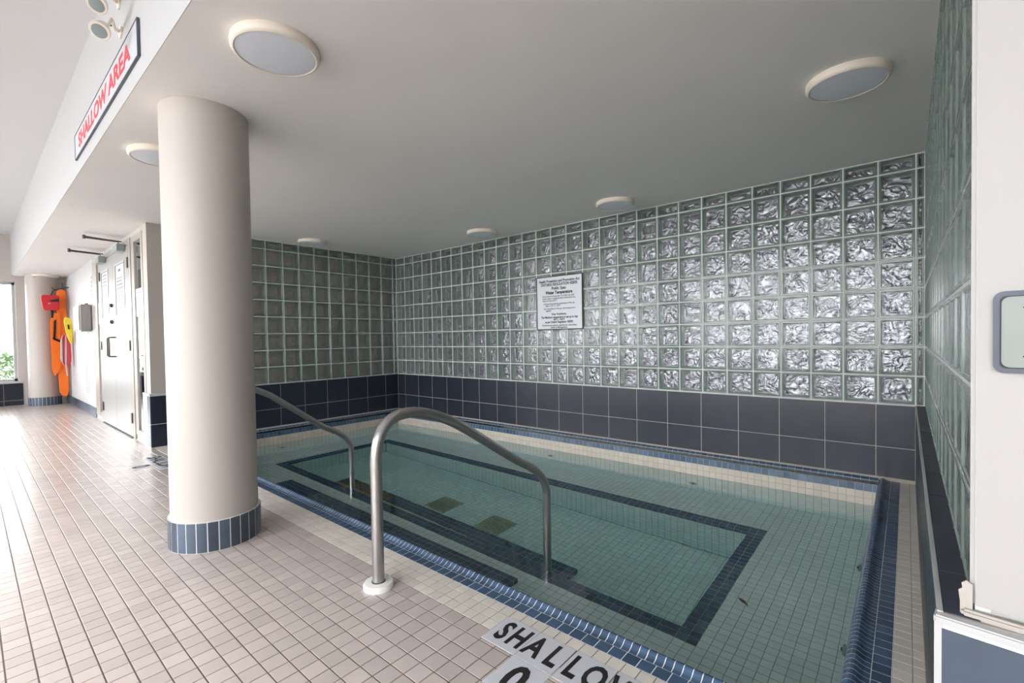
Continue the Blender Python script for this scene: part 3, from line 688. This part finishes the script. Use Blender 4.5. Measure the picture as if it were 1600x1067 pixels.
# ------------------------------------------------------------------ signs and fixtures
o = empty('notice_sign', (2.909, -.008, 1.412))
box('board', (-.295, .295, -.006, .004, -.288, .288), 'signwhite', o)
s = MB(); s.box(-.298, -.289, -.009, .004, -.291, .291); s.box(.289, .298, -.009, .004, -.291, .291); s.box(-.289, .289, -.009, .004, -.291, -.282); s.box(-.289, .289, -.009, .004, .282, .291)
s.build('frame', 'black', o)
def line(sx_, z, txt, size, bold=.0012, sc_=1, al='CENTER', par=None, y=-.0065):
    return text('print', txt, size, 'ink', frame_mtx((sx_, y, z), (1, 0, 0), (0, 0, 1)), par or o, bold=bold, align=al, depth=.0004, sx=sc_)
line(0, .238, 'Health Protection and Promotion Act', .041, sc_=.83); line(0, .200, 'ONTARIO REGULATION 428/05', .042, sc_=.80); line(0, .158, 'Public Spas', .042)
line(0, .112, 'Water Temperature', .046, .002, .9)
for k, t in enumerate(('Every owner and operator of a Public Spa shall', 'ensure water is equipped with a thermostat that', 'does not exceed 40 C')): line(-.215, .074-k*.024, t, .026, .0002, .83, 'LEFT')
for z, t in ((-.008, 'a) ensure the maximum temperature of the spa'), (-.030, '    water is 40°C or 104°F'), (-.062, 'b) in consultation to the spa, check temperature'), (-.084, '    regularly')): line(-.20, z, t, .026, .0002, .80, 'LEFT')
line(0, -.122, 'Dear Residents,', .030, .0008); line(0, -.156, 'The Maximum temperature is set up to stay', .032, .0010, .83); line(0, -.182, '40°C / 104°F', .030, .0010, .9); line(0, -.208, 'as per Ontario Regulation 428/05.', .032, .0010, .83)
line(0, -.243, 'If you have any questions regarding this notice please', .026, .0004, .80); line(0, -.266, 'speak to Management.', .027, .0006, .9)
tag(o, 'white printed notice with black border hanging on the long glass block wall', 'sign')
# sign on the bulkhead
o = empty('area_sign', (2.25, YB-.004, 2.412))
box('board', (-.90, .90, -.006, .003, -.079, .079), 'paper', o); s = MB()
s.box(-.905, -.895, -.008, .003, -.084, .084); s.box(.895, .905, -.008, .003, -.084, .084); s.box(-.9, .9, -.008, .003, -.084, -.079); s.box(-.9, .9, -.008, .003, .079, .084); s.build('frame', 'greyink', o)
text('print', 'SHALLOW AREA', .125, 'redink', frame_mtx((0, -.0065, .0), (1, 0, 0), (0, 0, 1)), o, bold=.004, depth=.0004, sx=1.62)
tag(o, 'white SHALLOW AREA sign in red letters on the white bulkhead', 'sign')
# emergency lamps on the bulkhead
for k, (wx, wz, hx, hy, hz) in enumerate(((2.80, 2.585, 3.01, -3.775, 2.45), (2.78, 2.735, 2.97, -3.775, 2.585))):
    o = empty('emergency_lamp', (wx, YB, wz)); L0 = Vector((wx, YB, wz)); hd = Vector((hx, hy, hz))-L0
    MB().lathe([(.028, 0), (.028, .008), (.014, .012)], 20).xf(frame_mtx((0, 0, 0), (1, 0, 0), (0, 0, 1))).build('wall_rose', 'rimcream', o, smooth=True)
    MB().tube([(0, 0, 0), (.02, -.03, -.005), (.07, -.05, .01), tuple(hd*.72+Vector((0, 0, .02)))], .008, 10).build('bracket', 'rimcream', o, smooth=True)
    dr = Vector((.55, -.35, -.76)).normalized(); q = dr.to_track_quat('Z', 'Y').to_matrix().to_4x4(); q.translation = hd
    MB().lathe([(.010, -.045), (.028, -.036), (.037, -.008), (.039, .010), (.037, .012)], 28).xf(q).build('head', 'rimcream', o, smooth=True)
    MB().lathe([(.0365, .0105), (.02, .014), (.001, .016)], 28).xf(q).build('lens', 'greymetal', o, smooth=True)
    for z in (-.008, .012):
        MB().lathe([(.004, 0), (.004, .012)], 8).xf(frame_mtx((.045, -.045, z), (1, 0, 0), (0, 0, 1))).build('screw', 'black', o)
    tag(o, ('lower cream emergency lamp head on a bracket on the bulkhead', 'upper cream emergency lamp head on a bracket on the bulkhead, above the other')[k], 'lamp', 'emergency lamp heads')
# call box on the pillar
o = empty('wall_call_box', (XR+.09, -3.062, 1.037), A7)
def rrect(w_, h_, r, n=5, cx=0, cz=0):
    return [(cx+sx*(w_/2-r)+r*math.cos(a), cz+sz*(h_/2-r)+r*math.sin(a)) for sx, sz, a0 in ((1, 1, 0), (-1, 1, PI/2), (-1, -1, PI), (1, -1, 1.5*PI)) for a in [a0+PI/2*i/n for i in range(n+1)]]
rot = Matrix(((1, 0, 0, .045), (0, 0, -1, 0), (0, 1, 0, 0), (0, 0, 0, 1)))
MB().prism(rrect(.137, .137, .014), -.002, .010).xf(rot).build('gasket', 'gasket', o)
MB().prism(rrect(.121, .121, .008), .010, .0115).xf(rot).build('gap', 'black', o)
MB().prism(rrect(.117, .117, .010), .0115, .020).xf(rot).build('cover_plate', 'plate', o, bevel=.0025)
for sx_, sz_ in ((-.033, .040), (-.033, -.040), (.033, .040), (.033, -.040)):
    MB().lathe([(.0015, .0195), (.0015, .0206)], 10).xf(rot @ Matrix.Translation((sx_, sz_, 0))).build('screw', 'black', o)
tag(o, 'square metal cover plate in a dark frame on the white pillar', 'wall plate')

# ------------------------------------------------------------------ things on the door wall
def sheet(name, x0, x1, z0, z1, y, lab, rows, cat='notice', m='paper', ink='greyink', frame=None):
    o = empty(name, ((x0+x1)/2, y, (z0+z1)/2)); a, b = (x1-x0)/2, (z1-z0)/2
    box('sheet', (-a, a, -.002, .0, -b, b), m, o)
    random.seed(len(lab))
    for (t, hh, k) in rows:
        z = b-2*b*t
        box('print_line', (-a*k, a*k*(random.uniform(.7, 1)), -.0028, -.002, z-b*hh, z+b*hh), ink, o)
    if frame:
        s = MB(); s.box(-a, -a+.008, -.004, 0, -b, b); s.box(a-.008, a, -.004, 0, -b, b); s.box(-a, a, -.004, 0, b-.008, b); s.box(-a, a, -.004, 0, -b, -b+.008); s.build('border', frame, o)
    tag(o, lab, cat, 'paper notices by the doors'); return o
sheet('paper_notice', -1.355, -.925, 1.375, 1.965, YD-.010, 'printed paper notice in the window of the right door leaf', [(.12, .05, .35), (.27, .015, .7), (.33, .02, .75), (.40, .02, .8), (.47, .015, .75), (.55, .01, .8), (.62, .01, .8), (.70, .01, .8), (.78, .01, .7), (.86, .01, .8)], frame='greyink')
sheet('paper_notice', -2.215, -1.82, 1.375, 1.965, YD-.010, 'printed paper notice in the window of the left door leaf', [(.08, .02, .6), (.15, .015, .7), (.22, .02, .7), (.3, .015, .8), (.38, .01, .8), (.5, .01, .8), (.6, .01, .8), (.7, .01, .8), (.8, .01, .8)], frame='greyink')
sheet('paper_notice', -.47, -.16, 1.325, 1.62, YD+.005, 'paper notice taped on the right side window', [(.15, .02, .7), (.3, .01, .8), (.4, .01, .8), (.5, .01, .8), (.6, .01, .8), (.7, .01, .8)])
sheet('paper_notice', -2.62, -2.46, 1.31, 1.60, YD+.005, 'paper notice taped on the left side window', [(.15, .02, .7), (.3, .01, .8), (.5, .01, .8), (.7, .01, .8)])
sheet('paper_notice', -3.12, -3.0, 1.69, 2.02, YD-.001, 'narrow notice with a column of small marks above the grey dispenser', [(.08, .05, .5), (.28, .05, .5), (.46, .05, .5), (.64, .05, .5), (.82, .05, .5)])
sheet('paper_notice', -3.06, -2.95, .955, 1.20, YD-.001, 'small notice on the wall beside the door frame', [(.12, .06, .6), (.3, .03, .6), (.5, .05, .6), (.68, .03, .6), (.86, .05, .6)])
sheet('wall_chart', -3.85, -3.50, .28, 1.245, YD-.001, 'tall narrow chart with a ladder of marks under the grey dispenser', [(.03+.031*i, .008, .45) for i in range(31)], 'chart')
o = empty('paper_towel_dispenser', (-3.28, YD, 1.42))
MB().box(-.30, .22, -.145, -.001, -.19, .19).build('body', 'grey', o, bevel=.02, seg=3); box('lock', (-.02, .02, -.149, -.14, .10, .12), 'dkgrey', o); MB().tube([(.12, -.05, .18), (.12, -.05, .21)], .018, 10).build('key_knob', 'brown', o)
box('outlet', (-.15, .15, -.09, -.03, -.186, -.178), 'dkgrey', o)
tag(o, 'grey plastic paper towel dispenser on the white wall left of the doors', 'dispenser')
# rescue gear hanging in the far corner
MX = Matrix(((0, 0, 1, 0), (1, 0, 0, 0), (0, 1, 0, 0), (0, 0, 0, 1)))    # prism drawn in (y,z), thickness along x
def hang(name, loc, parts, lab, cat, grp=None):
    o = empty(name, loc)
    for pn, poly, t0, t1, m, bv in parts:
        MB().prism(poly, t0, t1).xf(MX).build(pn, m, o, bevel=bv)
    tag(o, lab, cat, grp); return o
o = hang('rescue_board', (-5.35, YD-.01, 0), [
    ('board', [(-.02, 1.98), (-.10, 2.0), (-.14, 1.96), (-.15, 1.3), (-.19, 1.25), (-.22, .9), (-.20, .58), (-.15, .55), (-.14, .22), (-.10, .15), (-.05, .14), (-.02, .25)], -.03, .03, 'orange', .008),
    ('flap', [(-.10, 1.60), (-.20, 1.58), (-.235, 1.45), (-.23, .62), (-.20, .50), (-.12, .62)], .03, .06, 'orange', .008),
    ('strap', [(-.16, 1.48), (-.19, 1.45), (-.205, 1.15), (-.18, 1.12), (-.165, 1.3)], .06, .075, 'black', 0),
    ('strap', [(-.12, 1.12), (-.21, 1.17), (-.21, 1.14), (-.12, 1.08)], .06, .075, 'black', 0),
    ('loop', [(-.045, 1.97), (-.055, 2.12), (-.070, 2.12), (-.062, 1.97)], -.006, .006, 'brown', 0)],
    'long orange vinyl rescue board hanging in the far corner by the doors', 'rescue gear')
MB().tube([(0, -.12, 1.95), (0, -.17, 2.0), (0, -.20, 2.03)], .008, 8).build('hook', 'brown', o)
o = hang('red_pouch', (-5.22, YD-.01, 0), [
    ('bag', [(-.12, 1.88), (-.33, 1.88), (-.345, 1.82), (-.32, 1.63), (-.13, 1.63)], -.05, .05, 'redbag', .012),
    ('flap', [(-.13, 1.86), (-.34, 1.87), (-.30, 1.77), (-.14, 1.80)], .05, .062, 'redbag', .004),
    ('strap', [(-.13, 1.83), (-.24, 1.79), (-.24, 1.77), (-.13, 1.77)], .062, .070, 'black', 0),
    ('strap', [(-.19, 1.63), (-.23, 1.63), (-.225, 1.50), (-.20, 1.50)], .0, .02, 'black', 0),
    ('label_patch', [(-.235, 1.745), (-.262, 1.745), (-.262, 1.73), (-.235, 1.73)], .0505, .054, 'paper', 0)],
    'red vinyl pouch with black strap hanging in front of the orange board', 'bag')
MB().tube([(0, -.22, 1.88), (0, -.19, 1.96), (0, -.06, 2.02), (0, .009, 2.03)], .007, 8).build('hanging_strap', 'black', o)
o = hang('rescue_float', (-4.95, YD-.012, 0), [
    ('float_body', [(-.03, 1.15), (-.06, 1.22), (-.105, 1.24), (-.135, 1.1), (-.14, .8), (-.11, .68), (-.04, .68), (-.02, .8)], -.06, .05, 'pink', .02),
    ('side_panel', [(-.125, 1.2), (-.15, 1.1), (-.155, .8), (-.13, .72)], .02, .056, 'paper', .004),
    ('strap', [(-.075, 1.2), (-.09, 1.2), (-.105, .72), (-.09, .52), (-.075, .52), (-.085, .72)], .05, .058, 'paper', 0)],
    'red foam rescue float with white straps hanging left of the wall chart', 'rescue gear')
o = hang('yellow_strap_bag', (-4.75, YD-.010, 0), [
    ('pad', [(-.03, 1.47), (-.105, 1.50), (-.12, 1.44), (-.09, 1.2), (-.045, 1.05), (-.02, 1.05), (-.01, 1.25)], -.04, .03, 'yellow', .012),
    ('buckle', [(-.06, 1.36), (-.08, 1.38), (-.075, 1.30), (-.055, 1.29)], .03, .038, 'black', 0)],
    'yellow rescue pad hanging above the red float', 'rescue gear')
# ------------------------------------------------------------------ shrubs outside
def shrub(x, y, r, h, lab, n=900):
    o = empty('shrub', (x, y, -.22)); V = []; Fc = []; rs = random.Random(int(x*10+y*7))
    for i in range(n):
        a = rs.uniform(0, 2*PI); ph = rs.uniform(0, 1); rr = r*math.sqrt(rs.uniform(.2, 1))*math.sin(PI*(.25+.6*ph)); z = .15+h*ph
        c = Vector((rr*math.cos(a), rr*math.sin(a), z)); d = Vector((rs.gauss(0, 1), rs.gauss(0, 1), rs.gauss(0, 1))).normalized(); e = d.orthogonal().normalized()
        l_, w_ = .06, .025; b = len(V); V += [tuple(c-d*l_), tuple(c+e*w_), tuple(c+d*l_), tuple(c-e*w_)]; Fc.append((b, b+1, b+2, b+3))
    obj('foliage', V, Fc, 'leaf', o)['kind'] = 'stuff'
    MB().tube([(0, 0, 0), (.01, 0, h*.7)], [.03, .01], 8).build('stem', 'brown', o)
    tag(o, lab, 'shrub', 'garden shrubs outside the windows')
shrub(-8.6, -3.9, .7, .95, 'green shrub outside the large end window, nearest its right edge')
shrub(-9.9, -5.6, .8, 1.1, 'green shrub outside the large end window, farther left')
shrub(-7.4, -1.9, .8, 1.5, 'green shrub seen through the glazed side window right of the doors', 2200)
